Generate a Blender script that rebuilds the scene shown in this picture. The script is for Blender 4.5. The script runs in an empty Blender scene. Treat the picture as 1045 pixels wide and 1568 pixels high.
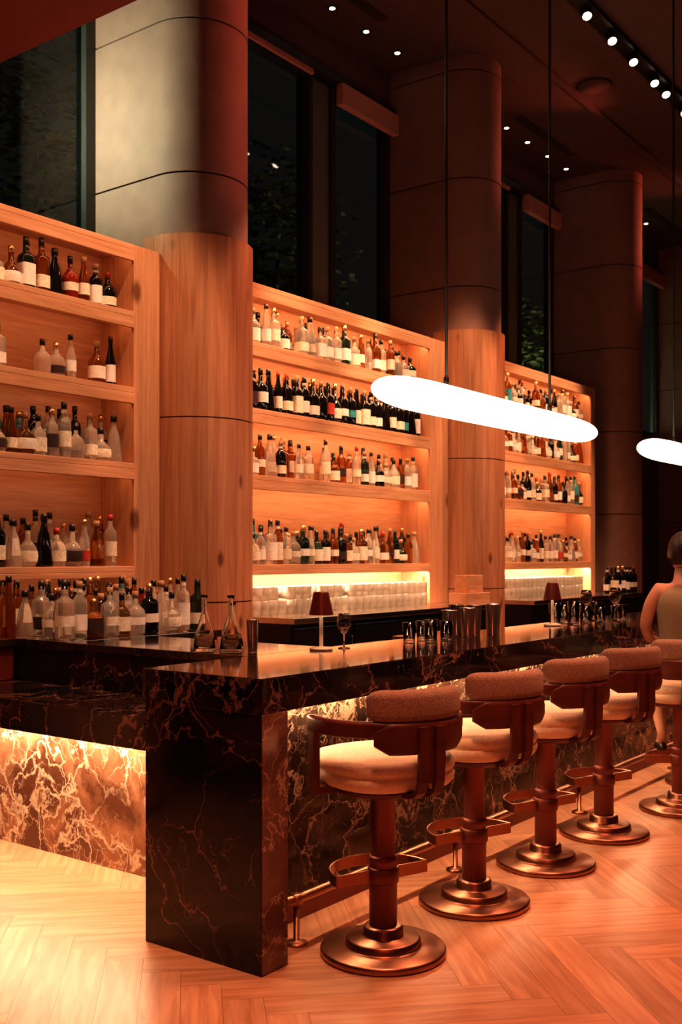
import bpy, math, random
from mathutils import Matrix, Vector
random.seed(23)
S = bpy.context.scene
C = bpy.context.collection
S.view_settings.view_transform = 'Standard'
for lk in ('Medium High Contrast', 'None'):
    try:
        S.view_settings.look = lk; break
    except Exception as e:
        print(e)

# ------------------------------------------------------------------ materials
def newmat(name):
    m = bpy.data.materials.new(name); m.use_nodes = True
    nt = m.node_tree
    return m, nt, nt.nodes['Principled BSDF']

def P(name, col, rough=.5, metal=0, trans=0, ior=1.45, emit=None, es=0, coat=0, sheen=0, bump=0, bscale=60, var=0, vscale=8, spec=.5):
    m, nt, b = newmat(name)
    b.inputs['Base Color'].default_value = (*col, 1)
    b.inputs['Roughness'].default_value = rough
    b.inputs['Metallic'].default_value = metal
    b.inputs['Transmission Weight'].default_value = trans
    b.inputs['IOR'].default_value = ior
    b.inputs['Coat Weight'].default_value = coat
    b.inputs['Sheen Weight'].default_value = sheen
    b.inputs['Specular IOR Level'].default_value = spec
    if emit:
        b.inputs['Emission Color'].default_value = (*emit, 1)
        b.inputs['Emission Strength'].default_value = es
    tc = None
    if bump or var:
        tc = nt.nodes.new('ShaderNodeTexCoord')
    if bump:
        n = nt.nodes.new('ShaderNodeTexNoise'); n.inputs['Scale'].default_value = bscale
        n.inputs['Detail'].default_value = 4
        nt.links.new(tc.outputs['Object'], n.inputs['Vector'])
        bp = nt.nodes.new('ShaderNodeBump'); bp.inputs['Strength'].default_value = bump
        bp.inputs['Distance'].default_value = .004
        nt.links.new(n.outputs['Fac'], bp.inputs['Height'])
        nt.links.new(bp.outputs['Normal'], b.inputs['Normal'])
    if var:
        n = nt.nodes.new('ShaderNodeTexNoise'); n.inputs['Scale'].default_value = vscale
        n.inputs['Detail'].default_value = 5
        nt.links.new(tc.outputs['Object'], n.inputs['Vector'])
        r = nt.nodes.new('ShaderNodeValToRGB')
        r.color_ramp.elements[0].position = .3; r.color_ramp.elements[1].position = .7
        r.color_ramp.elements[0].color = (*[c*(1-var) for c in col], 1)
        r.color_ramp.elements[1].color = (*[min(1, c*(1+var*.6)) for c in col], 1)
        nt.links.new(n.outputs['Fac'], r.inputs['Fac'])
        nt.links.new(r.outputs['Color'], b.inputs['Base Color'])
    return m

def math_node(nt, op, a, b=None, clamp=False):
    n = nt.nodes.new('ShaderNodeMath'); n.operation = op; n.use_clamp = clamp
    for i, v in enumerate((a, b)):
        if v is None: continue
        if isinstance(v, (int, float)): n.inputs[i].default_value = v
        else: nt.links.new(v, n.inputs[i])
    return n.outputs[0]

def maprange(nt, v, a, b, c, d):
    n = nt.nodes.new('ShaderNodeMapRange')
    nt.links.new(v, n.inputs['Value'])
    for k, x in zip(('From Min', 'From Max', 'To Min', 'To Max'), (a, b, c, d)):
        n.inputs[k].default_value = x
    return n.outputs['Result']

def mixcol(nt, fac, a, b, blend='MIX'):
    n = nt.nodes.new('ShaderNodeMixRGB'); n.blend_type = blend
    for i, v in zip((0, 1, 2), (fac, a, b)):
        if isinstance(v, (int, float)): n.inputs[i].default_value = v
        elif isinstance(v, tuple): n.inputs[i].default_value = (*v, 1)
        else: nt.links.new(v, n.inputs[i])
    return n.outputs[0]

def marble(name, base, cloud, vein, amount=1., rough=.12, scale=1., net=.014, flow=.008, coat=0, lo=.44):
    m, nt, b = newmat(name)
    tc = nt.nodes.new('ShaderNodeTexCoord')
    d = nt.nodes.new('ShaderNodeTexNoise'); d.inputs['Scale'].default_value = 2.2*scale; d.inputs['Detail'].default_value = 8
    d.inputs['Roughness'].default_value = .55
    nt.links.new(tc.outputs['Object'], d.inputs['Vector'])
    vs = nt.nodes.new('ShaderNodeVectorMath'); vs.operation = 'SCALE'; vs.inputs['Scale'].default_value = .7
    nt.links.new(d.outputs['Color'], vs.inputs[0])
    va = nt.nodes.new('ShaderNodeVectorMath'); va.operation = 'ADD'
    nt.links.new(tc.outputs['Object'], va.inputs[0]); nt.links.new(vs.outputs[0], va.inputs[1])
    vo = nt.nodes.new('ShaderNodeTexVoronoi'); vo.feature = 'DISTANCE_TO_EDGE'; vo.inputs['Scale'].default_value = 3.6*scale
    nt.links.new(va.outputs[0], vo.inputs['Vector'])
    v1 = maprange(nt, vo.outputs['Distance'], 0.0, net, 1, 0)
    vo2 = nt.nodes.new('ShaderNodeTexVoronoi'); vo2.feature = 'DISTANCE_TO_EDGE'; vo2.inputs['Scale'].default_value = 9*scale
    nt.links.new(va.outputs[0], vo2.inputs['Vector'])
    v1b = maprange(nt, vo2.outputs['Distance'], 0.0, net*1.2, .55, 0)
    n2 = nt.nodes.new('ShaderNodeTexNoise'); n2.inputs['Scale'].default_value = 2.0*scale; n2.inputs['Detail'].default_value = 6
    nt.links.new(va.outputs[0], n2.inputs['Vector'])
    a2 = math_node(nt, 'ABSOLUTE', math_node(nt, 'SUBTRACT', n2.outputs['Fac'], .5))
    v2 = maprange(nt, a2, 0.0, flow, 1, 0)
    n3 = nt.nodes.new('ShaderNodeTexNoise'); n3.inputs['Scale'].default_value = 2.6*scale; n3.inputs['Detail'].default_value = 4
    nt.links.new(tc.outputs['Object'], n3.inputs['Vector'])
    mask = maprange(nt, n3.outputs['Fac'], lo, lo+.16, .06, 1)
    mask2 = maprange(nt, n3.outputs['Fac'], lo+.06, lo+.18, 0, 1)
    v = math_node(nt, 'MAXIMUM', math_node(nt, 'MULTIPLY', v1, mask), math_node(nt, 'MULTIPLY', v2, .7))
    v = math_node(nt, 'MAXIMUM', v, math_node(nt, 'MULTIPLY', v1b, mask2))
    v = math_node(nt, 'MULTIPLY', v, amount, True)
    n4 = nt.nodes.new('ShaderNodeTexNoise'); n4.inputs['Scale'].default_value = 4*scale; n4.inputs['Detail'].default_value = 9
    nt.links.new(va.outputs[0], n4.inputs['Vector'])
    cl = maprange(nt, n4.outputs['Fac'], .44, .66, 0, 1)
    c = mixcol(nt, cl, base, cloud)
    c = mixcol(nt, v, c, vein)
    nt.links.new(c, b.inputs['Base Color'])
    b.inputs['Roughness'].default_value = rough
    b.inputs['Coat Weight'].default_value = coat
    b.inputs['Coat Roughness'].default_value = .06
    return m

def wood(name, c1, c2, scale=(9, 9, .6), rough=.45, knots=(.8, .8, .4), radial=0):
    m, nt, b = newmat(name)
    tc = nt.nodes.new('ShaderNodeTexCoord')
    mp = nt.nodes.new('ShaderNodeMapping'); mp.inputs['Scale'].default_value = scale
    nt.links.new(tc.outputs['Object'], mp.inputs['Vector'])
    n = nt.nodes.new('ShaderNodeTexNoise'); n.inputs['Scale'].default_value = 1.6; n.inputs['Detail'].default_value = 7
    n.inputs['Distortion'].default_value = 1.6
    nt.links.new(mp.outputs[0], n.inputs['Vector'])
    f = maprange(nt, n.outputs['Fac'], .33, .68, 0, 1)
    n2 = nt.nodes.new('ShaderNodeTexNoise'); n2.inputs['Scale'].default_value = 9; n2.inputs['Detail'].default_value = 3
    nt.links.new(mp.outputs[0], n2.inputs['Vector'])
    f2 = maprange(nt, n2.outputs['Fac'], .3, .7, .88, 1.06)
    c = mixcol(nt, f, c1, c2)
    seam = None
    if radial:
        g = nt.nodes.new('ShaderNodeTexGradient'); g.gradient_type = 'RADIAL'
        nt.links.new(tc.outputs['Object'], g.inputs['Vector'])
        gm = math_node(nt, 'MULTIPLY', g.outputs['Fac'], radial)
        fl = math_node(nt, 'FLOOR', gm)
        w = nt.nodes.new('ShaderNodeTexWhiteNoise'); w.noise_dimensions = '1D'
        nt.links.new(fl, w.inputs['W'])
        t = maprange(nt, w.outputs['Value'], 0, 1, .82, 1.06)
        f2 = math_node(nt, 'MULTIPLY', f2, t)
        fr = math_node(nt, 'FRACT', gm)
        seam = maprange(nt, fr, 0, .02, .5, 0)
    mul = nt.nodes.new('ShaderNodeVectorMath'); mul.operation = 'SCALE'
    nt.links.new(c, mul.inputs[0]); nt.links.new(f2, mul.inputs['Scale'])
    out = mul.outputs[0]
    if seam is not None: out = mixcol(nt, seam, out, (.15, .05, .02))
    if knots:
        k = nt.nodes.new('ShaderNodeTexVoronoi'); k.inputs['Scale'].default_value = 4.2
        mk = nt.nodes.new('ShaderNodeMapping'); mk.inputs['Scale'].default_value = knots
        nt.links.new(tc.outputs['Object'], mk.inputs['Vector'])
        nt.links.new(mk.outputs[0], k.inputs['Vector'])
        kk = maprange(nt, k.outputs['Distance'], .07, .15, .8, 0)
        out = mixcol(nt, kk, out, (.12, .03, .012))
    nt.links.new(out, b.inputs['Base Color'])
    b.inputs['Roughness'].default_value = rough
    bp = nt.nodes.new('ShaderNodeBump'); bp.inputs['Strength'].default_value = .12; bp.inputs['Distance'].default_value = .003
    nt.links.new(n2.outputs['Fac'], bp.inputs['Height']); nt.links.new(bp.outputs['Normal'], b.inputs['Normal'])
    return m

M_marble = marble('dark_marble', (.006, .007, .010), (.030, .013, .010), (.38, .20, .15), .85, .1, .9, .014, .008)
M_marble_post_lit = marble('lit_post_marble', (.13, .065, .05), (.24, .12, .09), (.70, .48, .36), .8, .15, 1.2, .02, .012)  # lighter copy of the marble, the post face's light painted into its colour
M_marble_top = marble('polished_marble_top', (.016, .011, .010), (.05, .024, .018), (.25, .15, .11), .5, .12, coat=1.)
M_marble_lit = marble('lit_marble', (.12, .048, .028), (.42, .21, .12), (.98, .82, .64), 1., .2, 1.05, .036, .018, lo=.38)  # same marble lightened, so its colour carries part of the under-counter glow
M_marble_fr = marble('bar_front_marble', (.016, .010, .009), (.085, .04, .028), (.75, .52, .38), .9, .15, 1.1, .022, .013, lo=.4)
M_oak_v = wood('oak_vertical', (.60, .29, .16), (.72, .40, .24))
M_oak_h = wood('oak_horizontal', (.62, .31, .17), (.78, .44, .27), (.6, 9, 9), knots=None)
M_oak_col = wood('oak_staves', (.44, .19, .10), (.62, .31, .18), (9, 9, .5), radial=13, knots=(1.2, 1.2, .55))
M_plaster = P('column_plaster', (.30, .18, .15), .7, bump=.2, bscale=30, var=.12)
M_groove = P('dark_joint', (.03, .015, .012), .8)
M_ceil = P('ceiling_paint', (.10, .055, .05), .8, bump=.2, bscale=40, var=.1)
M_wall = P('wall_paint', (.14, .055, .045), .8, var=.15, bump=.1)
M_beam = P('beam_paint', (.24, .05, .05), .7, var=.1)
M_frame = P('window_frame_metal', (.05, .052, .05), .4, metal=.3, var=.1)
M_mull = P('mullion_grey', (.17, .17, .155), .5, var=.1)
M_shade = P('roller_shade_fabric', (.65, .30, .25), .9, bump=.3, bscale=200)
M_glasspane = P('window_glass', (.75, .85, .8), .02, trans=1, ior=1.4)
M_black = P('black_lacquer', (.010, .008, .009), .25, var=.2)
M_cabred = P('red_lacquer', (.16, .03, .02), .4, var=.2)
M_steel = P('brushed_steel', (.72, .68, .64), .22, metal=1, bump=.05, bscale=120)
M_bronze = P('bronze_metal', (.44, .22, .15), .36, metal=1, var=.15, bump=.03, bscale=90)
M_bronzed = P('bronze_column', (.24, .075, .058), .42, metal=.5, var=.12, vscale=5)
M_stoolwood = P('stained_walnut', (.13, .032, .023), .42, var=.3, vscale=14, coat=.05)
M_fabric = P('tweed_fabric', (.40, .25, .19), .95, bump=.9, bscale=260, var=.45, vscale=180, sheen=.2)
M_seat = P('cream_leather', (.88, .73, .55), .6, bump=.5, bscale=160, var=.1, vscale=60)
LEDC = (1, .55, .27)
M_led_a = P('led_strip_dim', (1, .7, .4), .5, emit=LEDC, es=6)
M_led_b = P('led_strip', (1, .7, .4), .5, emit=LEDC, es=26)
M_led_g = P('led_strip_glassware', (1, .7, .4), .5, emit=(1, .66, .38), es=170)
M_led2 = P('led_strip_counter', (1, .7, .4), .5, emit=(1, .56, .30), es=80)
M_led3 = P('led_strip_side', (1, .7, .4), .5, emit=(1, .62, .36), es=175)
M_pend = P('opal_glass_lit', (1, .9, .8), .4, emit=(1, .87, .68), es=2.6)
M_bulb = P('bulb_lit', (1, .9, .8), .4, emit=(1, .75, .55), es=12)
M_cable = P('black_rod', (.015, .012, .012), .4)
M_lampshade = P('lamp_shade_metal', (.12, .022, .016), .35, metal=.3)
M_cream = P('cream_enamel', (.8, .7, .58), .4)
M_glass = P('clear_glass', (1, .96, .92), .03, trans=1, ior=1.45)
M_glassf = P('tumbler_glass', (1, .94, .86), .10, trans=.62, ior=1.4)

# ------------------------------------------------------------------ mesh builder
class MB:
    def __init__(s): s.v = []; s.f = []; s.m = []; s.s = []
    def add(s, vs, fs, mat=0, smooth=False, M=None):
        o = len(s.v)
        s.v += [tuple(M @ Vector(v)) if M else tuple(v) for v in vs]
        for i, f in enumerate(fs):
            s.f.append(tuple(a+o for a in f))
            s.m.append(mat[i] if isinstance(mat, list) else mat)
            s.s.append(smooth)
    def box(s, x0, x1, y0, y1, z0, z1, mat=0, M=None):
        vs = [(x, y, z) for z in (z0, z1) for y in (y0, y1) for x in (x0, x1)]
        fs = [(0, 2, 3, 1), (4, 5, 7, 6), (0, 1, 5, 4), (2, 6, 7, 3), (0, 4, 6, 2), (1, 3, 7, 5)]
        s.add(vs, fs, mat, False, M)
    def lathe(s, prof, n=24, c=(0, 0, 0), mat=0, e=2., sx=1., sy=1., smooth=True, M=None, cap=True, rot=0):
        vs = []; fs = []
        for r, z in prof:
            for i in range(n):
                a = 2*math.pi*i/n + rot
                ca, sa = math.cos(a), math.sin(a)
                if e != 2.:
                    k = (abs(ca)**e+abs(sa)**e)**(-1/e)
                else: k = 1
                vs.append((c[0]+r*k*ca*sx, c[1]+r*k*sa*sy, c[2]+z))
        for j in range(len(prof)-1):
            for i in range(n):
                a = j*n+i; b = j*n+(i+1) % n
                fs.append((a, b, b+n, a+n))
        if cap:
            if prof[0][0] > 1e-5: fs.append(tuple(range(n-1, -1, -1)))
            if prof[-1][0] > 1e-5: fs.append(tuple((len(prof)-1)*n+i for i in range(n)))
        s.add(vs, fs, mat, smooth, M)
    def sweep(s, pts, cs, mat=0, closed=False, smooth=True, scales=None, M=None):
        n = len(pts); k = len(cs); vs = []; fs = []
        for i, p in enumerate(pts):
            a = pts[(i-1) % n] if (closed or i > 0) else p
            b = pts[(i+1) % n] if (closed or i < n-1) else p
            tx, ty = b[0]-a[0], b[1]-a[1]
            l = math.hypot(tx, ty) or 1
            sxn, syn = ty/l, -tx/l
            sc = scales[i] if scales else (1, 1)
            for u, w in cs:
                vs.append((p[0]+sxn*u*sc[0], p[1]+syn*u*sc[0], p[2]+w*sc[1]))
        for i in range(n if closed else n-1):
            for j in range(k):
                a = i*k+j; b = i*k+(j+1) % k
                c = ((i+1) % n)*k+(j+1) % k; d = ((i+1) % n)*k+j
                fs.append((a, b, c, d))
        if not closed:
            fs.append(tuple(range(k-1, -1, -1))); fs.append(tuple((n-1)*k+j for j in range(k)))
        s.add(vs, fs, mat, smooth, M)
    def tube(s, pts, r, n=10, mat=0, M=None):
        vs = []; fs = []
        P_ = [Vector(p) for p in pts]
        for i, p in enumerate(P_):
            t = (P_[min(i+1, len(P_)-1)]-P_[max(i-1, 0)]).normalized()
            up = Vector((0, 0, 1)) if abs(t.z) < .9 else Vector((1, 0, 0))
            a = t.cross(up).normalized(); b = t.cross(a).normalized()
            for k in range(n):
                w = 2*math.pi*k/n
                vs.append(tuple(p + a*math.cos(w)*r + b*math.sin(w)*r))
        for i in range(len(P_)-1):
            for k in range(n):
                fs.append((i*n+k, i*n+(k+1) % n, (i+1)*n+(k+1) % n, (i+1)*n+k))
        fs.append(tuple(range(n-1, -1, -1))); fs.append(tuple((len(P_)-1)*n+k for k in range(n)))
        s.add(vs, fs, mat, True, M)
    def mesh(s, name, mats):
        me = bpy.data.meshes.new(name)
        me.from_pydata(s.v, [], s.f)
        for m in mats: me.materials.append(m)
        me.polygons.foreach_set('material_index', s.m)
        me.polygons.foreach_set('use_smooth', s.s)
        me.update(); me.validate()
        return me
    def obj(s, name, mats, loc=(0, 0, 0), bevel=0, rotz=0, parent=None):
        o = bpy.data.objects.new(name, s.mesh(name, mats)); C.objects.link(o)
        o.location = loc; o.rotation_euler = (0, 0, rotz)
        if bevel:
            b = o.modifiers.new('bevel', 'BEVEL'); b.width = bevel; b.segments = 2; b.limit_method = 'ANGLE'; b.angle_limit = math.radians(50)
        if parent: o.parent = parent
        return o

def rrect(w, h, r, seg=4):
    r = min(r, w/2*.99, h/2*.99); pts = []
    for cx, cy, a0 in ((w/2-r, h/2-r, 0), (-w/2+r, h/2-r, 90), (-w/2+r, -h/2+r, 180), (w/2-r, -h/2+r, 270)):
        for i in range(seg+1):
            a = math.radians(a0+90*i/seg)
            pts.append((cx+r*math.cos(a), cy+r*math.sin(a)))
    return pts

def link(name, me, loc, rotz=0):
    o = bpy.data.objects.new(name, me); C.objects.link(o); o.location = loc; o.rotation_euler = (0, 0, rotz); return o

# ------------------------------------------------------------------ room shell
XL, XR, YF, YB, ZC = -3., 17., -5., 5.55, 6.0
def build_floor():
    import bmesh
    bm = bmesh.new(); uvl = bm.loops.layers.uv.new('UVMap')
    col = bm.loops.layers.float_color.new('tone')
    w = .14; n = 6; g = .0006
    R = Matrix.Rotation(math.radians(45), 4, 'Z'); off = Vector((6.9, .4, 0))
    N = 110
    def plank(x, y, lx, ly, vert):
        cx, cy = (x+lx/2)*w, (y+ly/2)*w
        c = R @ Vector((cx, cy, 0)) + off
        if not (XL-.8 < c.x < XR+.8 and YF-.8 < c.y < YB+.8): return
        vs = []; co = []
        for a, b in ((x*w+g, y*w+g), ((x+lx)*w-g, y*w+g), ((x+lx)*w-g, (y+ly)*w-g), (x*w+g, (y+ly)*w-g)):
            vs.append(bm.verts.new(R @ Vector((a, b, 0)) + off)); co.append((a, b))
        f = bm.faces.new(vs); t = random.random(); ru = random.random()*50
        for lp, (a, b) in zip(f.loops, co):
            lp[uvl].uv = ((b+ru, a+ru) if vert else (a+ru, b+ru))
            lp[col] = (t, t, t, 1)
    for y in range(-N, N):
        for x in range(-N, N):
            k = (x-y) % (2*n)
            if k == 0: plank(x, y, n, 1, False)
            if k == 2*n-1: plank(x, y, 1, n, True)
    for co, no in (((XL, 0, 0), (-1, 0, 0)), ((XR, 0, 0), (1, 0, 0)), ((0, YF, 0), (0, -1, 0)), ((0, YB, 0), (0, 1, 0))):
        bmesh.ops.bisect_plane(bm, geom=bm.verts[:]+bm.edges[:]+bm.faces[:], plane_co=co, plane_no=no, clear_outer=True)
    me = bpy.data.meshes.new('floor')
    r = bmesh.ops.create_cube(bm, size=1)
    for v in r['verts']:
        v.co = Vector(((XL+XR)/2+v.co.x*(XR-XL), (YF+YB)/2+v.co.y*(YB-YF), -.053+v.co.z*.1))
    sv = set(r['verts'])
    for f in bm.faces: f.material_index = 1 if f.verts[0] in sv else 0
    bm.to_mesh(me); bm.free()
    m, nt, b = newmat('herringbone_oak')
    uv = nt.nodes.new('ShaderNodeUVMap'); uv.uv_map = 'UVMap'
    mp = nt.nodes.new('ShaderNodeMapping'); mp.inputs['Scale'].default_value = (1.2, 14, 1)
    nt.links.new(uv.outputs[0], mp.inputs[0])
    nz = nt.nodes.new('ShaderNodeTexNoise'); nz.inputs['Scale'].default_value = 2.; nz.inputs['Detail'].default_value = 7; nz.inputs['Distortion'].default_value = .8
    nt.links.new(mp.outputs[0], nz.inputs['Vector'])
    at = nt.nodes.new('ShaderNodeAttribute'); at.attribute_name = 'tone'
    f = maprange(nt, nz.outputs['Fac'], .35, .68, 0, 1)
    c = mixcol(nt, f, (.58, .31, .19), (.40, .185, .105))
    t = maprange(nt, at.outputs['Fac'], 0, 1, .84, 1.1)
    mul = nt.nodes.new('ShaderNodeVectorMath'); mul.operation = 'SCALE'
    nt.links.new(c, mul.inputs[0]); nt.links.new(t, mul.inputs['Scale'])
    nt.links.new(mul.outputs[0], b.inputs['Base Color'])
    b.inputs['Roughness'].default_value = .36
    me.materials.append(m); me.materials.append(M_groove)
    o = bpy.data.objects.new('floor', me); C.objects.link(o)
build_floor()

mb = MB(); mb.box(XL, XR, YF, YB+.15, ZC, ZC+.15, 0)
for xa, xb in ((5.9, 7.3), (9.75, 11.05), (13.3, 14.6)):
    mb.box(xa, xb, 4.96, 5.06, ZC-.012, ZC+.01, 1)
mb.lathe([(.17, -.012), (.17, .0)], 28, (9.53, 4.1, ZC), 1)
mb.lathe([(.155, -.016), (.155, .0)], 28, (9.53, 4.1, ZC), 0)
mb.box(XL, XR, 4.28, 4.34, ZC-.03, ZC+.01, 0)
mb.box(XL, XR, 2.0, 2.06, ZC-.03, ZC+.01, 0)
mb.obj('ceiling', [M_ceil, M_groove])

def wallbox(name, *a, mat=M_wall):
    m = MB(); m.box(*a); return m.obj(name, [mat])
wallbox('wall_left', XL-.15, XL, YF, YB, 0, ZC)
wallbox('wall_front', XL, XR, YF-.15, YF, 0, ZC)
wallbox('wall_right', XR, XR+.15, YF, YB, 0, ZC)
mb = MB()
mb.box(XL, XR, YB, YB+.15, 0, 3.25, 0)
mb.box(XL, XR, YB, YB+.15, 5.62, ZC, 0)
mb.obj('wall_back', [M_wall])
colx = [1.52, 5.03, 8.54, 12.05, 15.56]
wi = 1
for a, b in zip([XL]+colx, colx+[XR]):
    a0 = a+(.34 if a != XL else 0); b0 = b-(.34 if b != XR else 0)
    m = MB()
    m.box(a0, b0, YB+.05, YB+.06, 3.25, 5.62, 0)
    m.box(a0, b0, YB+.0, YB+.10, 3.25, 3.30, 1); m.box(a0, b0, YB, YB+.10, 5.56, 5.62, 1)
    m.box(a0, a0+.05, YB, YB+.10, 3.30, 5.56, 1); m.box(b0-.08, b0, YB, YB+.10, 3.30, 5.56, 1)
    if b0-a0 > 2.4:
        xm = a0+1.62
        m.box(xm-.03, xm+.02, YB-.02, YB+.12, 3.3, 5.56, 1)
        m.box(xm+.02, xm+.28, YB+.01, YB+.10, 3.3, 5.56, 2)
        m.box(xm+.28, xm+.34, YB-.02, YB+.12, 3.3, 5.56, 1)
        m.box(a0, xm, YB-.05, YB-.02, 5.56, 5.60, 3)
        m.box(xm+.34, b0, YB-.10, YB-.03, 5.42, 5.60, 3)
        m.box(a0, b0, YB-.07, YB, 5.60, 5.66, 1)
    m.obj('window_%d' % wi, [M_glasspane, M_frame, M_mull, M_shade]); wi += 1

mb = MB(); mb.box(3.05, 3.5, YF, YB, 4.19, ZC, 0)
mb.obj('ceiling_beam', [M_beam])

# ------------------------------------------------------------------ columns
def stadium(r, yb, n=40):
    pts = [(r*math.cos(a), r*math.sin(a)) for a in [-math.pi*i/n for i in range(n+1)]]
    return pts + [(-r, yb), (r, yb)]
def extr2(mb, pts, z0, z1, mat):
    n = len(pts); m_ = n-2
    arcp = pts[:m_]
    vs = [(x, y, z0) for x, y in arcp]+[(x, y, z1) for x, y in arcp]
    mb.add(vs, [(i, i+m_, i+1+m_, i+1) for i in range(m_-1)], mat, True)
    vs = [(x, y, z0) for x, y in pts]+[(x, y, z1) for x, y in pts]
    fs = [(i, i+n, (i+1) % n+n, (i+1) % n) for i in range(m_-1, n)]
    mb.add(vs, fs+[tuple(range(n)), tuple(range(2*n-1, n-1, -1))], mat, False)
YC = 4.95
for k, cx in enumerate(colx):
    m = MB()
    zs = [0, 1.02, 2.0, 2.96, 3.93, 4.90, 5.87, ZC]
    for a, b in zip(zs[:-1], zs[1:]):
        extr2(m, stadium(.34, .60), a+.006, b-.006 if b < ZC else b, 0)
    extr2(m, stadium(.33, .60), 0, ZC, 1)
    if cx < 12:
        for a, b in ((.06, 1.22), (1.22, 2.385), (2.385, 3.54)):
            extr2(m, stadium(.374, .1), a+.004, b-.004, 2)
        extr2(m, stadium(.366, .1), 0, 3.53, 1)
    m.obj('round_column', [M_plaster, M_groove, M_oak_col], (cx, YC, 0))

# ------------------------------------------------------------------ back bar shelving
SH = [3.01, 2.545, 2.08, 1.45]
bays = [(2.0, 4.44, 1.9, 4.655), (5.46, 7.86, 5.405, 8.165), (8.97, 11.30, 8.915, 11.42)]
YS, YK = 4.9, 5.2
for bi, (x0, x1, o0, o1) in enumerate(bays):
    m = MB()
    m.box(o0, o1, YK, YK+.06, 1.1, 3.42, 0)
    m.box(o0, x0, YS, YK, 1.1, 3.42, 1); m.box(x1, o1, YS, YK, 1.1, 3.42, 1)
    for z in [3.42]+SH:
        th = .1 if z > 1.5 else .07
        m.box(x0, x1, YS-.004, YK, z-.035, z, 0)
        m.box(x0, x1, YS-.004, YS+.022, z-th, z-.035, 0)
        led = (2 if bi == 0 else 3) if z > 1.5 else (2 if bi == 0 else 4)
        m.box(x0+.02, x1-.02, YS+.024, YS+.05, z-.044, z-.036, led)
    m.obj('back_bar_shelf', [M_oak_h, M_oak_v, M_led_a, M_led_b, M_led_g], bevel=.003)
def back_counter(x0, x1, y0, y1, top):
    m = MB()
    m.box(x0, x1, y0+.03, y1, .1, top-.04, 0); m.box(x0+.02, x1-.02, y0+.07, y1, 0, .1, 0)
    m.box(x0, x1, y0, y1, top-.04, top, 1)
    n = max(2, int((x1-x0)/.6)); w = (x1-x0)/n
    for i in range(n):
        m.box(x0+i*w+.01, x0+(i+1)*w-.01, y0+.015, y0+.03, .12, top-.07, 0)
        m.box(x0+i*w+w-.06, x0+i*w+w-.045, y0-.01, y0+.015, top-.35, top-.15, 2)
    return m
back_counter(5.41, 8.16, 4.42, 5.19, 1.099).obj('back_counter', [M_black, M_steel, M_steel], bevel=.003)
back_counter(8.92, 11.68, 4.42, 5.19, 1.099).obj('back_counter', [M_black, M_steel, M_steel], bevel=.003)
m = MB()
m.box(3.57, 4.65, 4.40, 5.19, .1, 1.03, 0); m.box(3.505, 4.65, 4.36, 5.19, 1.03, 1.071, 1); m.box(3.505, 3.57, 4.36, 5.19, 0, 1.03, 0)
m.box(2.7, 3.5, 4.80, 5.19, .8505, 1.03, 2); m.box(2.7, 3.504, 4.78, 5.19, 1.03, 1.071, 1)
m.obj('back_counter', [M_black, M_marble_top, M_cabred], bevel=.003)

# ------------------------------------------------------------------ main bar
m = MB()
m.box(2.87, 3.02, 2.5, 3.1, 0, .9405, 0)
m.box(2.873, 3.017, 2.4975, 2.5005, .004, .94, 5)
m.box(2.87, 9.6, 2.5, 3.12, .94, 1.07, 1)
m.box(2.868, 9.6, 2.498, 2.502, .94, 1.066, 0)
m.box(2.868, 2.872, 2.498, 3.1, .94, 1.066, 0)
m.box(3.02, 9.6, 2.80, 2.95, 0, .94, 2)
m.box(3.06, 9.5, 2.755, 2.78, .93, .9405, 3)
m.box(3.02, 9.6, 2.95, 3.08, .1, .94, 4)
o = m.obj('marble_bar_counter', [M_marble, M_marble_top, M_marble_fr, M_led2, M_black, M_marble_post_lit], bevel=.001)
m = MB()
m.box(3.0, 3.5, 3.125, 5.19, .71, .85, 0)
m.box(3.44, 3.5, 3.125, 5.19, 0, .71, 1)
m.box(3.36, 3.39, 3.14, 5.17, .70, .711, 2)
m.box(3.5, 3.56, 3.125, 4.35, .0, 1.03, 0)
m.box(3.56, 4.05, 3.125, 4.35, .1, 1.03, 3)
m.box(3.49, 4.08, 3.125, 4.355, 1.03, 1.07, 4)
m.obj('side_counter', [M_marble, M_marble_lit, M_led3, M_black, M_marble_top], bevel=.003)

m = MB()
rp = [(3.12, 2.79, .175), (3.12, 2.67, .175), (3.13, 2.635, .175), (3.155, 2.61, .175), (3.2, 2.605, .175), (9.5, 2.605, .175)]
m.tube(rp, .019, 12, 0)
for x in (3.20, 4.41, 5.84, 7.45, 9.06):
    m.lathe([(.045, 0), (.045, .008), (.03, .014), (.012, .018), (.012, .16)], 16, (x, 2.605, 0), 0)
    m.lathe([(.026, .155), (.026, .195)], 14, (x, 2.605, 0), 0)
m.obj('brass_foot_rail', [M_bronze])
m = MB(); m.box(3.03, 9.6, 2.775, 2.80, 0, .07, 0); m.obj('trim_1', [M_bronzed])

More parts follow.
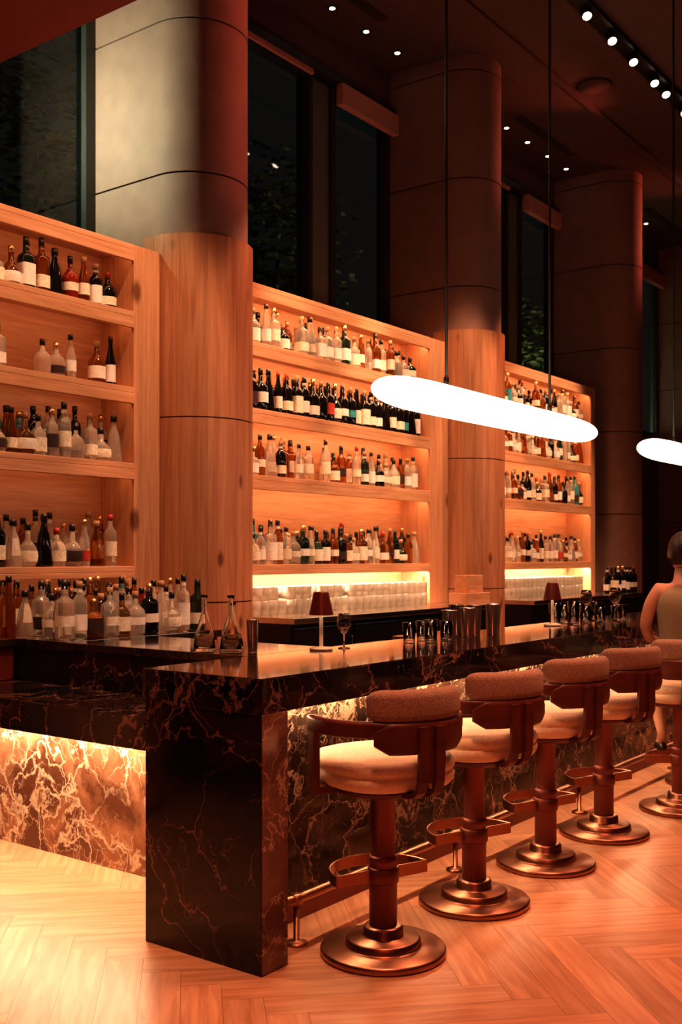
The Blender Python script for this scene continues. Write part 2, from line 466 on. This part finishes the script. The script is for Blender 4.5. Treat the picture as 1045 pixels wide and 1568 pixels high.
# ------------------------------------------------------------------ bar stool
def arc(r, a0, a1, n, z, c=(0, 0)):
    return [(c[0]+r*math.cos(math.radians(a0+(a1-a0)*i/n)), c[1]+r*math.sin(math.radians(a0+(a1-a0)*i/n)), z) for i in range(n+1)]
def build_stool():
    m = MB()
    m.lathe([(0, 0), (.235, 0), (.241, .006), (.241, .022), (.234, .030), (.150, .033), (.143, .037), (.143, .060), (.135, .066), (.080, .069), (.076, .074), (.076, .100), (.070, .108), (.056, .110)], 48, mat=0)
    m.lathe([(.053, .105), (.053, .345), (.0545, .348), (.0545, .368), (.050, .372), (.046, .374), (.046, .60), (.06, .612), (.12, .62), (.12, .632)], 32, mat=1)
    m.lathe([(.0, .628), (.19, .628), (.215, .640), (.22, .652), (.0, .652)], 40, mat=2, e=2.6)
    m.lathe([(.0, .650), (.20, .650), (.232, .660), (.246, .678), (.250, .700), (.243, .712), (.238, .715)], 48, mat=4, e=2.7, cap=False)
    m.lathe([(.238, .715), (.244, .718), (.251, .730), (.248, .748), (.235, .764), (.20, .774), (.12, .780), (0, .782)], 48, mat=4, e=2.7)
    m.sweep([(p[0], p[1], .715) for p in [( .241*((abs(math.cos(t))**2.7+abs(math.sin(t))**2.7)**(-1/2.7))*math.cos(t), .241*((abs(math.cos(t))**2.7+abs(math.sin(t))**2.7)**(-1/2.7))*math.sin(t)) for t in [2*math.pi*i/60 for i in range(60)]]], rrect(.008, .008, .004, 2), 4, closed=True)
    n = 40
    path = arc(.285, 270-112, 270+112, n, .892)
    sc = []
    for i in range(n+1):
        t = min(i, n-i)/n
        e = min(1, .35+t*22)
        sc.append((min(1, .6+t*10), e))
    m.sweep(path, rrect(.034, .062, .014), 2, scales=sc)
    n = 22
    path = arc(.288, 270-40, 270+40, n, .862)
    sc = [(1, min(1, .45+min(i, n-i)/n*4.2)) for i in range(n+1)]
    m.sweep(path, rrect(.038, .118, .018), 2, scales=sc)
    n = 26
    path = arc(.272, 270-46, 270+46, n, .975)
    sc = []
    for i in range(n+1):
        t = min(i, n-i)/n*2
        s_ = math.sqrt(max(0, 1-(1-min(1, t*3.2+.02))**2))
        sc.append((max(.25, s_), max(.5, .5+.5*s_)))
    m.sweep(path, rrect(.066, .118, .03, 5), 3, scales=sc)
    for sx_ in (-.036, .036):
        a = [(-.312, .905), (-.314, .86), (-.312, .78), (-.308, .71), (-.296, .672), (-.27, .652), (-.22, .645), (-.10, .640)]
        vs = []; fs = []
        for i, (y, z) in enumerate(a):
            p0 = a[max(0, i-1)]; p1 = a[min(len(a)-1, i+1)]
            ty, tz = p1[0]-p0[0], p1[1]-p0[1]; l = math.hypot(ty, tz)
            ny, nz = -tz/l*.009, ty/l*.009
            for (dx, s1) in ((-.02, -1), (.02, -1), (.02, 1), (-.02, 1)):
                vs.append((sx_+dx, y+ny*s1, z+nz*s1))
        for i in range(len(a)-1):
            for k in range(4):
                fs.append((i*4+k, i*4+(k+1) % 4, (i+1)*4+(k+1) % 4, (i+1)*4+k))
        fs.append((3, 2, 1, 0)); q = (len(a)-1)*4; fs.append((q, q+1, q+2, q+3))
        m.add(vs, fs, 2)
    m.box(-.016, .016, -.306, -.296, .70, .84, 2)
    for s_ in (-1, 1):
        ang = math.radians(270+s_*98)
        R_ = Matrix.Rotation(ang, 4, 'Z')
        m.box(.270, .296, -.024, .024, .655, .87, 2, R_)
        m.box(.18, .296, -.024, .024, .634, .658, 2, R_)
    pts = arc(.205, 0, 180, 26, .30)
    m.sweep(pts, rrect(.007, .046, .003, 1), 0, smooth=False)
    m.box(-.205, .205, -.0035, .0035, .277, .323, 0)
    m.lathe([(.056, .27), (.06, .275), (.06, .325), (.056, .33)], 28, mat=1)
    return m.mesh('bar_stool', [M_bronze, M_bronzed, M_stoolwood, M_fabric, M_seat])
stool_me = build_stool()
for i, (x, y, r) in enumerate([(3.33, 2.285, 22), (4.045, 2.295, 22), (4.76, 2.30, 20), (5.475, 2.30, 24), (6.27, 2.15, 60), (7.1, 2.29, 20), (7.85, 2.29, 18)]):
    o = link('bar_stool', stool_me, (x, y, 0), math.radians(-r))
    bv = o.modifiers.new('bevel', 'BEVEL'); bv.width = .003; bv.segments = 2; bv.limit_method = 'ANGLE'; bv.angle_limit = math.radians(60)

# ------------------------------------------------------------------ pendants
def pendant(cx, cy, cz):
    m = MB()
    R_ = Matrix.Rotation(math.radians(90), 4, 'Y')
    L = 1.22; prof = []
    N = 40
    for i in range(N+1):
        s_ = -math.cos(math.pi*i/N)
        r = .078*(1-abs(s_)**9)**.5*(1-.05*s_)
        prof.append((max(r, 0), s_*L))
    m.lathe(prof, 28, M=R_, mat=0, sy=1.5)
    for dx in (-.6, .6):
        m.lathe([(.008, .07), (.008, ZC-cz)], 8, (dx, 0, 0), 1)
        m.lathe([(.014, .07), (.014, .12), (.008, .13)], 12, (dx, 0, 0), 1)
        m.lathe([(.05, ZC-cz-.03), (.05, ZC-cz)], 16, (dx, 0, 0), 1)
    m.obj('pendant_light', [M_pend, M_cable], (cx, cy, cz))
pendant(5.25, 2.8, 2.30)
pendant(8.60, 2.8, 2.30)

# ------------------------------------------------------------------ bottles
def bm_glass(name, col, rough=.05, trans=.9):
    return P(name, col, rough, trans=trans, ior=1.4)
BMATS = [bm_glass('bottle_clear', (1, .95, .88), .06, .80), bm_glass('bottle_amber', (.55, .20, .05)), bm_glass('bottle_green', (.05, .10, .06)),
         P('bottle_dark', (.008, .007, .008), .08), bm_glass('bottle_teal', (.08, .40, .48), trans=.5), bm_glass('bottle_red', (.45, .05, .035), trans=.6),
         P('label_cream', (.94, .87, .74), .6, var=.25, vscale=70), P('label_white', (1, .98, .95), .6, var=.2, vscale=90), P('label_red', (.55, .07, .05), .5, var=.3, vscale=60),
         P('label_dark', (.05, .03, .03), .5), P('label_teal', (.05, .35, .42), .5, var=.3, vscale=50),
         P('cap_black', (.02, .015, .015), .3), P('cap_gold', (.8, .5, .25), .3, metal=1), P('cap_red', (.45, .05, .03), .4), P('cork', (.5, .3, .18), .8)]
KINDS = {
 'tall':   ([(0, 0), (.9, 0), (1, .02), (1, .60), (.92, .67), (.55, .74), (.38, .79), (.36, .93)], .039, 2),
 'bord':   ([(0, 0), (.92, 0), (1, .02), (1, .62), (.9, .68), (.45, .74), (.37, .78), (.37, .93)], .038, 2),
 'squat':  ([(0, 0), (.92, 0), (1, .03), (1.02, .45), (.95, .56), (.5, .66), (.30, .72), (.28, .90)], .052, 2),
 'square': ([(0, 0), (.92, 0), (1, .02), (1, .60), (.88, .66), (.42, .71), (.36, .76), (.36, .9)], .041, 5),
 'flare':  ([(0, 0), (1, 0), (1.05, .03), (.85, .35), (.66, .6), (.40, .72), (.32, .8), (.34, .92)], .050, 2),
 'slim':   ([(0, 0), (.92, 0), (1, .02), (1, .48), (.8, .60), (.48, .75), (.40, .85), (.40, .94)], .034, 2),
 'round':  ([(0, 0), (.7, 0), (.95, .08), (1.05, .25), (.95, .42), (.6, .54), (.30, .62), (.26, .9)], .058, 2),
}
def bottle(mb, x, y, z, kind=None, H=None, g=None, scale=1.):
    kind = kind or random.choices(list(KINDS), [20, 10, 22, 22, 8, 12, 8])[0]
    prof, R_, e = KINDS[kind]
    H = (H or random.uniform(.25, .335)*(.80 if kind in ('squat', 'round') else 1))*scale; R_ = R_*scale*random.uniform(.92, 1.08)
    if g is None: g = random.choices([0, 1, 2, 3, 4, 5], [50, 22, 6, 20, 1.2, 1])[0]
    n = 14 if e == 2 else 16
    mb.lathe([(r*R_, zz*H) for r, zz in prof], n, (x, y, z), g, e=e)
    lab = random.choices([6, 7, 8, 9, 10], [44, 43, 3.5, 8, 1.5])[0]
    if kind not in ('flare', 'round') and random.random() < .90:
        a, b = random.choice([(.14, .42), (.1, .5), (.2, .48), (.12, .34), (.22, .40)])
        b = min(b, .44 if kind in ('squat', 'slim') else .56)
        mb.lathe([(R_*1.018+.0004, a*H), (R_*1.028+.0004, b*H)], n, (x, y, z), lab, e=e, cap=False)
        if random.random() < .35 and kind in ('tall', 'bord'):
            mb.lathe([(R_*.41, .80*H), (R_*.40, .86*H)], 10, (x, y, z), lab, cap=False)
    elif kind == 'round':
        mb.lathe([(R_*.99, .12*H), (R_*1.075, .25*H), (R_*1.0, .37*H)], n, (x, y, z), lab, cap=False)
    cp = random.choices([11, 12, 13, 14], [58, 14, 6, 22])[0]
    rc = prof[-1][0]*R_*1.15
    zt = prof[-1][1]*H
    mb.lathe([(rc, zt-.015*scale), (rc, H)], 10, (x, y, z), cp)
def bottle_row(x0, x1, z, ys, gap=.088, jit=.008, skip=0., **kw):
    m = MB(); 
    for yi, y in enumerate(ys):
        x = x0 + yi*gap*.5
        while x < x1:
            if random.random() > skip:
                bottle(m, x+random.uniform(-jit, jit), y+random.uniform(-.006, .006), z+.001, **kw)
            x += gap*random.uniform(.97, 1.15)
    return m.obj('liquor_bottles', BMATS)
bottle_row(2.65, 4.38, SH[0], [5.02], .092, skip=.05)
bottle_row(2.65, 4.38, SH[1], [5.02], .095, skip=.08)
bottle_row(2.65, 4.38, SH[2], [4.99, 5.11], .092, skip=.06)
bottle_row(2.65, 4.38, SH[3], [4.99, 5.11], .092, skip=.03)
bottle_row(3.60, 4.60, 1.072, [4.50, 4.61, 4.72], .092, skip=.05)
bottle_row(2.90, 4.60, 1.072, [4.84, 4.96], .092, skip=.03)
bottle_row(5.55, 7.75, SH[0], [4.99, 5.10], .100, skip=.12)
bottle_row(5.52, 7.82, SH[1], [4.99, 5.11], .092, skip=.0, g=3, H=.31)
bottle_row(5.52, 7.82, SH[2], [4.99, 5.11], .100, skip=.12)
bottle_row(5.52, 7.82, SH[3], [4.98, 5.10], .092, skip=.02)
bottle_row(9.05, 11.22, SH[0], [4.99, 5.1], .10, skip=.06)
bottle_row(9.05, 11.22, SH[1], [4.99, 5.1], .10, skip=.06)
bottle_row(9.05, 11.22, SH[2], [5.0, 5.1], .10, skip=.06)
bottle_row(9.05, 11.22, SH[3], [5.0, 5.1], .10, skip=.04)
bottle_row(11.0, 11.6, 1.1, [4.5, 4.6], .1, g=3, H=.30, kind='tall')

# ------------------------------------------------------------------ glassware
def tumbler(mb, x, y, z, r=.040, h=.12, mat=0, n=14, taper=.85):
    pr = [(0, 0), (r*taper, 0), (r, h), (r-.003, h), (r*taper-.003, .010), (0, .010)]
    mb.lathe(pr, n, (x, y, z), mat, cap=False)
m = MB()
x = 5.52
while x < 7.70:
    for y in (4.86, 4.97, 5.08):
        tumbler(m, x, y, 1.1, h=.098)
        if random.random() < .85: tumbler(m, x, y, 1.2, h=.092)
    x += .094
m.obj('stacked_tumblers', [M_glassf])
m = MB(); x = 9.02
while x < 10.95:
    for y in (4.86, 4.97, 5.08):
        tumbler(m, x, y, 1.1, h=.098); tumbler(m, x, y, 1.2, h=.092)
    x += .094
m.obj('stacked_tumblers', [M_glassf])

CT = 1.0705
def carafe(x, y, z, h=.25, name='glass_carafe'):
    m = MB(); r = .052
    m.lathe([(0, 0), (r, 0), (r*1.03, .01), (r*.8, h*.32), (r*.35, h*.62), (r*.24, h*.75), (r*.26, h*.95), (r*.36, h), (r*.30, h), (r*.20, h*.93), (r*.18, h*.75), (r*.30, h*.62), (r*.74, h*.32), (r*.95, .014), (0, .012)], 24, cap=False)
    m.obj(name, [M_glass], (x, y, z))
carafe(3.56, 3.45, CT, .26); carafe(3.60, 3.32, CT, .26); carafe(3.72, 3.42, CT, .22)
def shaker(x, y, z, h=.18, r=.045, name='cocktail_shaker'):
    m = MB()
    m.lathe([(0, 0), (r*.70, 0), (r*.72, .004), (r*.98, h*.97), (r*1.02, h*.985), (r*1.0, h), (r*.95, h*.99), (r*.68, .008), (0, .006)], 26, cap=False)
    m.obj(name, [M_steel], (x, y, z))
for (x, y, h) in ((4.93, 2.95, .15), (5.04, 2.90, .16), (5.17, 2.93, .17), (5.30, 2.89, .17), (5.41, 2.94, .17), (5.14, 3.03, .17), (5.30, 3.01, .16)):
    shaker(x, y, CT, h, .043)
shaker(3.66, 3.24, CT, .15, .03, 'steel_jigger')
def drink(x, y, z, h=.11, r=.036, name='drinking_glass'):
    m = MB(); tumbler(m, 0, 0, 0, r, h, 0, 22); m.obj(name, [M_glass], (x, y, z))
for (x, y) in ((4.58, 2.98), (4.66, 2.90), (4.74, 3.00), (4.80, 2.89), (4.86, 3.02)): drink(x, y, CT, .10)
def wineglass(x, y, z, s=1.):
    m = MB()
    m.lathe([(0, 0), (.034*s, 0), (.034*s, .003), (.006*s, .008), (.004*s, .02), (.004*s, .075*s), (.012*s, .085*s), (.032*s, .105*s), (.041*s, .135*s), (.038*s, .165*s), (.031*s, .195*s), (.0295*s, .195*s), (.036*s, .165*s), (.039*s, .135*s), (.030*s, .107*s), (0, .09*s)], 24, cap=False)
    m.obj('wine_glass', [M_glass], (x, y, z))
wineglass(4.07, 3.02, CT, .85)
for (x, y, h) in ((6.30, 2.98, .14), (6.41, 2.90, .15), (6.52, 3.02, .12), (6.60, 2.9, .11), (6.72, 3.0, .12), (6.74, 2.86, .10), (6.88, 2.95, .13), (6.98, 2.84, .10), (7.06, 3.0, .12), (7.16, 2.88, .10)): drink(x, y, CT, h, .04)
wineglass(7.3, 2.98, CT, 1.1); wineglass(6.95, 3.05, CT, 1.05)
def table_lamp(x, y, z):
    m = MB()
    m.lathe([(0, 0), (.052, 0), (.055, .004), (.053, .012), (.012, .016), (.009, .02), (.009, .185)], 28, mat=0)
    m.lathe([(.058, .165), (.036, .268), (.034, .272), (0, .273)], 32, mat=1, cap=False)
    m.lathe([(0, .264), (.034, .264), (.056, .166), (.058, .165)], 32, mat=0, cap=False)
    m.lathe([(0, .19), (.014, .195), (.016, .215), (0, .235)], 16, mat=2)
    m.obj('table_lamp', [M_cream, M_lampshade, M_bulb], (x, y, z))
table_lamp(3.93, 3.05, CT); table_lamp(6.18, 2.94, CT)
m = MB()
m.box(0, .36, 0, .2, 0, .10, 0); m.box(.05, .17, .03, .17, .10, .25, 0); m.box(.19, .31, .04, .16, .10, .25, 0)
m.obj('wooden_caddy', [M_oak_h], (7.76, 4.45, 1.1), bevel=.004)
m = MB()
m.box(4.3, 7.2, 3.15, 3.62, .80, .84, 0); m.box(4.3, 7.2, 3.15, 3.18, .84, .93, 0)
for x in (4.33, 5.3, 6.2, 7.15): m.box(x, x+.04, 3.17, 3.6, 0, .80, 0)
m.box(4.5, 5.1, 3.25, 3.5, .84, 1.02, 1); m.box(5.2, 5.9, 3.22, 3.5, .84, 1.04, 0)
m.obj('underbar_station', [M_steel, M_black], bevel=.004)

# ------------------------------------------------------------------ ceiling fixtures
m = MB(); m.box(7.2, 13.5, 3.48, 3.62, ZC-.05, ZC-.001, 0)
x = 7.6
while x < 13.3:
    R_ = Matrix.Translation((x, 3.55, ZC-.06)) @ Matrix.Rotation(math.radians(-22), 4, 'X') @ Matrix.Rotation(math.radians(22), 4, 'Y')
    m.lathe([(.045, -.07), (.05, .02), (.03, .03)], 16, mat=0, M=R_)
    m.lathe([(0, -.074), (.036, -.072), (.036, -.068)], 16, mat=1, M=R_)
    x += random.choice([.30, .48, .52])
m.obj('track_light', [M_cable, M_bulb])
for x in (6.9, 7.38, 7.86, 9.92, 10.4, 10.9, 11.38, 13.4, 13.9):
    m = MB()
    m.lathe([(.045, -.006), (.045, 0)], 18, mat=0); m.lathe([(0, -.009), (.024, -.008), (.024, -.004)], 14, mat=1)
    m.obj('recessed_downlight', [M_cable, M_bulb], (x, 5.24, ZC))

# ------------------------------------------------------------------ outside foliage
M_leaf = P('leaf_green', (.12, .15, .05), .6, var=.4, vscale=3)
M_bark = P('bark', (.05, .035, .025), .9, var=.3)
def tree(x, y, zc, R_, n=1500):
    m = MB()
    m.tube([(0, 0, 0), (.05, 0, zc*.5), (-.05, .05, zc)], .07, 8, 1)
    for k in range(6):
        a = k*1.05; m.tube([(0, 0, zc*.7), (math.cos(a)*R_*.6, math.sin(a)*R_*.6, zc+.3*math.sin(k))], .025, 6, 1)
    for i in range(n):
        d = Vector((random.gauss(0, 1), random.gauss(0, 1), random.gauss(0, 1.2))).normalized()*R_*random.uniform(.35, 1)
        M_ = Matrix.Translation(d+Vector((0, 0, zc))) @ Matrix.Rotation(random.random()*6.3, 4, 'Z') @ Matrix.Rotation(random.random()*3, 4, 'X')
        s_ = random.uniform(.05, .10)
        m.add([(-s_, 0, 0), (0, -s_*.4, .01), (s_, 0, 0), (0, s_*.4, .01)], [(0, 1, 2, 3)], 0, M=M_)
    m.obj('garden_tree', [M_leaf, M_bark], (x, y, 0))
tree(14.1, 7.5, 4.5, .9, 1400); tree(9.0, 7.9, 5.0, 1.2, 1300); tree(5.4, 7.9, 5.0, 1.2, 1300)
m = MB(); m.box(XL, 24, YB+.15, 12, -.1, -.01, 0); m.obj('garden_ground', [P('soil', (.03, .03, .02), .9, var=.3)])

# ------------------------------------------------------------------ seated woman
M_skin = P('skin', (.60, .32, .22), .5, var=.06)
M_dress = P('olive_knit', (.30, .25, .16), .9, bump=.6, bscale=140, sheen=.2)
M_hair = P('dark_hair', (.03, .015, .01), .45, bump=.6, bscale=90)
M_shoe = P('shoe_leather', (.03, .015, .012), .35)
M_eye = P('eye', (.05, .03, .02), .2)
M_lip = P('lips', (.5, .12, .1), .4)
W = bpy.data.objects.new('seated_woman', None); C.objects.link(W)
W.location = (6.30, 2.15, 0); W.rotation_euler = (0, 0, math.radians(-60))
def skin(name, pts, edges, mat, sub=2):
    me = bpy.data.meshes.new(name); me.from_pydata([p[0] for p in pts], edges, []); me.materials.append(mat)
    o = bpy.data.objects.new(name, me); C.objects.link(o); o.parent = W
    sk = o.modifiers.new('skin', 'SKIN'); sk.use_smooth_shade = True
    for i, p in enumerate(pts):
        r = p[1]; me.skin_vertices[0].data[i].radius = (r, r) if not isinstance(r, tuple) else r
    me.skin_vertices[0].data[0].use_root = True
    s_ = o.modifiers.new('sub', 'SUBSURF'); s_.levels = sub; s_.render_levels = sub
    return o
pts = [((0, -.02, .875), .105), ((0, -.03, .99), .088), ((0, -.01, 1.12), .092), ((0, .0, 1.25), .098), ((0, .005, 1.335), .065), ((0, .02, 1.40), .048), ((0, .03, 1.46), .045)]
E = [(0, 1), (1, 2), (2, 3), (3, 4), (4, 5), (5, 6)]
for s_ in (-1, 1):
    b = len(pts)
    pts += [((s_*.14, .0, 1.305), .055), ((s_*.185, .0, 1.23), .046), ((s_*.215, .02, 1.09), .038), ((s_*.17, .13, 1.01), .033), ((s_*.10, .245, .975), .024), ((s_*.09, .27, .97), .022)]
    E += [(3, b), (b, b+1), (b+1, b+2), (b+2, b+3), (b+3, b+4), (b+4, b+5)]
    b = len(pts)
    pts += [((s_*.09, .04, .865), .075), ((s_*.11, .22, .862), .068), ((s_*.115, .37, .84), .056), ((s_*.11, .33, .70), .052), ((s_*.10, .24, .55), .043), ((s_*.09, .15, .42), .032), ((s_*.09, .19, .37), .032), ((s_*.09, .27, .345), .026)]
    E += [(0, b)]+[(b+i, b+i+1) for i in range(7)]
skin('body', pts, E, M_skin)
m = MB(); prof = [(.150, .86, .135), (.165, .90, .140), (.145, .98, .125), (.138, 1.05, .120), (.150, 1.14, .125), (.160, 1.22, .130), (.150, 1.28, .120), (.120, 1.315, .095), (.085, 1.33, .075)]
vs = []; fs = []; n = 32
for (rx, z, ry) in prof:
    for i in range(n):
        a = 2*math.pi*i/n; vs.append((rx*math.cos(a), ry*math.sin(a)-.01, z+.004*math.sin(a*5)))
for j in range(len(prof)-1):
    for i in range(n): fs.append((j*n+i, j*n+(i+1) % n, (j+1)*n+(i+1) % n, (j+1)*n+i))
m.add(vs, fs, 0, True); m.obj('dress_bodice', [M_dress], parent=W)
pts = [((0, -.02, .885), .125)]
E = []
for s_ in (-1, 1):
    b = len(pts); pts += [((s_*.09, .05, .870), .095), ((s_*.11, .22, .866), .088), ((s_*.115, .33, .85), .080)]
    E += [(0, b), (b, b+1), (b+1, b+2)]
skin('dress_skirt', pts, E, M_dress)
for s_ in (-1, 1):
    w0 = Vector((s_*.095, .265, .985)); d = Vector((-s_*.35, .93, -.05)).normalized(); sd = Vector((d.y, -d.x, 0))
    pts = [(tuple(w0), (.024, .016)), (tuple(w0+d*.04), (.034, .014)), (tuple(w0+d*.075), (.036, .013))]
    skin('palm_%s' % ('l' if s_ < 0 else 'r'), pts, [(0, 1), (1, 2)], M_skin)
    for k, L in enumerate((.062, .072, .068, .052)):
        q = w0 + d*.075 + sd*(-.027+k*.018)
        fp = [(tuple(q-d*.02), .009), (tuple(q+d*L*.45+Vector((0, 0, .004))), .0088), (tuple(q+d*L*.78-Vector((0, 0, .006))), .008), (tuple(q+d*L-Vector((0, 0, .016))), .007)]
        skin('finger_%d' % (k+1), fp, [(0, 1), (1, 2), (2, 3)], M_skin, 1)
    q = w0 + d*.025 + sd*(-s_*.028)
    fp = [(tuple(q), .011), (tuple(q+d*.03+sd*(-s_*.018)), .010), (tuple(q+d*.055+sd*(-s_*.020)), .008)]
    skin('thumb', fp, [(0, 1), (1, 2)], M_skin, 1)
def head():
    m = MB(); n = 32; rings = 24; vs = []; fs = []
    for j in range(rings+1):
        ph = math.pi*j/rings
        for i in range(n):
            a = 2*math.pi*i/n
            x = math.sin(ph)*math.cos(a); y = math.sin(ph)*math.sin(a); z = -math.cos(ph)
            X, Y, Z = x*.074, y*.094, z*.115
            if z < 0:
                k = 1-.32*(-z)**1.4; X *= k; Y = Y*k + (.016*(-z) if y > 0 else .012*(-z))
            if y > .6:
                fx = abs(x)
                Y += .016*math.exp(-(x/.13)**2-((z+.12)/.16)**2)
                Y += -.008*math.exp(-((fx-.38)/.16)**2-((z-.05)/.12)**2)
                Y += .006*math.exp(-(x/.3)**2-((z+.52)/.10)**2)
                Y += .006*math.exp(-(x/.3)**2-((z+.85)/.15)**2)
            vs.append((X, Y, Z))
    for j in range(rings):
        for i in range(n):
            fs.append((j*n+i, j*n+(i+1) % n, (j+1)*n+(i+1) % n, (j+1)*n+i))
    m.add(vs, fs, 0, True)
    for s_ in (-1, 1):
        m.lathe([(0, -.009), (.009, -.003), (.009, .003), (0, .009)], 12, (s_*.028, .084, .006), 1)
        m.lathe([(0, -.03), (.012, -.02), (.016, .005), (.013, .022), (0, .03)], 12, (s_*.074, -.002, -.002), 0, sx=.5)
    m.lathe([(0, -.006), (.018, -.002), (.018, .002), (0, .006)], 14, (0, .088, -.058), 2, sy=.5)
    m.obj('head', [M_skin, M_eye, M_lip], (0, .035, 1.53), parent=W)
    h = MB(); vs = []; fs = []
    for j in range(rings+1):
        ph = math.pi*j/rings
        for i in range(n):
            a = 2*math.pi*i/n
            x = math.sin(ph)*math.cos(a); y = math.sin(ph)*math.sin(a); z = -math.cos(ph)
            k = 1+.012*math.sin(a*14)
            X, Y, Z = x*.082*k, y*.100*k-.012, z*.118+.010
            if y > 0 and z < .6: Y = min(Y, .02-.05*(.6-z))
            if z < -.2: Z = max(Z, -.070)
            vs.append((X, Y, Z))
    for j in range(rings):
        for i in range(n):
            fs.append((j*n+i, j*n+(i+1) % n, (j+1)*n+(i+1) % n, (j+1)*n+i))
    h.add(vs, fs, 0, True)
    h.lathe([(0, -.042), (.03, -.032), (.042, -.005), (.036, .022), (.02, .036), (0, .04)], 20, (0, -.115, .045), 0)
    h.lathe([(.022, -.008), (.03, 0), (.022, .008)], 16, (0, -.088, .035), 1)
    h.obj('hair', [M_hair, M_cream], (0, .035, 1.53), parent=W)
head()
for s_ in (-1, 1):
    m = MB()
    m.lathe([(0, 0), (.036, 0), (.038, .012), (.034, .035), (.02, .05), (0, .055)], 20, (s_*.09, .22, .323), 0, sx=1., sy=2.6)
    m.obj('shoe', [M_shoe], parent=W)

# ------------------------------------------------------------------ lights
def aim(o, t):
    o.rotation_euler = (Vector(t)-o.location).to_track_quat('-Z', 'Y').to_euler()
def spot(name, loc, tgt, e, col, ang=60, blend=.6, size=.08):
    l = bpy.data.lights.new(name, 'SPOT'); l.energy = e; l.color = col; l.spot_size = math.radians(ang); l.spot_blend = blend; l.shadow_soft_size = size
    o = bpy.data.objects.new(name, l); C.objects.link(o); o.location = loc; aim(o, tgt); return o
RED = (1, .16, .09); ORG = (1, .37, .19); WRM = (1, .52, .28)
for x, e in ((3.95, 640), (6.4, 740), (7.6, 740), (10.2, 900)):
    spot('track_spotlight', (x, 3.0, 5.85), (x, 4.95, 2.1), e, WRM, 38, .4)
spot('column_spotlight', (6.8, 3.2, 5.85), (5.2, 4.95, 2.2), 560, ORG, 28, .4)
spot('column_spotlight', (9.9, 3.0, 5.85), (8.7, 4.95, 2.1), 640, ORG, 27, .4)
for (x, y, e) in ((2.2, 1.2, 640), (4.2, 1.5, 660), (6.2, 1.5, 600), (8.6, 1.4, 600), (11.5, 2.0, 400)):
    spot('ceiling_fill_spot', (x, y, 5.9), (x, y+.25, 0), e, ORG, 76, .7, .3)  # unseen spots added overhead as fill for the floor and stools
spot('floor_spotlight', (2.2, 3.9, 5.85), (2.5, 3.9, 0), 600, WRM, 44, .8, .2)
spot('camera_side_fill', (-1.5, -1.5, 4.6), (4.2, 2.6, .5), 170, RED, 50, .8, .5)  # added red fill from behind the camera, no visible fixture
spot('pier_spotlight', (3.85, 5.50, 4.35), (4.69, 5.25, 4.6), 75, (.88, 1, .66), 150, .5, .04)
spot('column_accent_light', (7.5, 2.7, 5.6), (5.3, 4.9, 4.7), 230, RED, 40, .6)
spot('column_accent_light', (10.6, 3.9, 5.7), (8.8, 4.8, 5.6), 70, RED, 60, .8)
spot('column_accent_light', (13.8, 3.7, 5.7), (12.3, 4.8, 5.4), 130, RED, 60, .8)
def gl(x, y, z, e):
    l = bpy.data.lights.new('garden_light', 'POINT'); l.energy = e; l.color = (.85, .85, .5); l.shadow_soft_size = .1
    o = bpy.data.objects.new('garden_light', l); C.objects.link(o); o.location = (x, y, z)
gl(13.2, 6.5, 2.9, 120); gl(8.3, 6.6, 2.8, 8); gl(4.9, 6.6, 2.8, 3)

w = bpy.data.worlds.new('night'); S.world = w; w.use_nodes = True
w.node_tree.nodes['Background'].inputs[0].default_value = (.28, .35, .36, 1)
w.node_tree.nodes['Background'].inputs[1].default_value = .02

# ------------------------------------------------------------------ camera
cd = bpy.data.cameras.new('camera'); cam = bpy.data.objects.new('camera', cd); C.objects.link(cam)
cd.sensor_fit = 'HORIZONTAL'; cd.sensor_width = 24; cd.lens = 1861/1200*24
cd.shift_y = 78/1200; cd.clip_start = .05
cd.dof.use_dof = True; cd.dof.focus_distance = 5.0; cd.dof.aperture_fstop = 5.0
cam.location = (0, 0, 1.51)
fwd = Vector((math.cos(math.radians(36.74)), math.sin(math.radians(36.74)), 0))
cam.rotation_euler = fwd.to_track_quat('-Z', 'Y').to_euler()
S.camera = cam
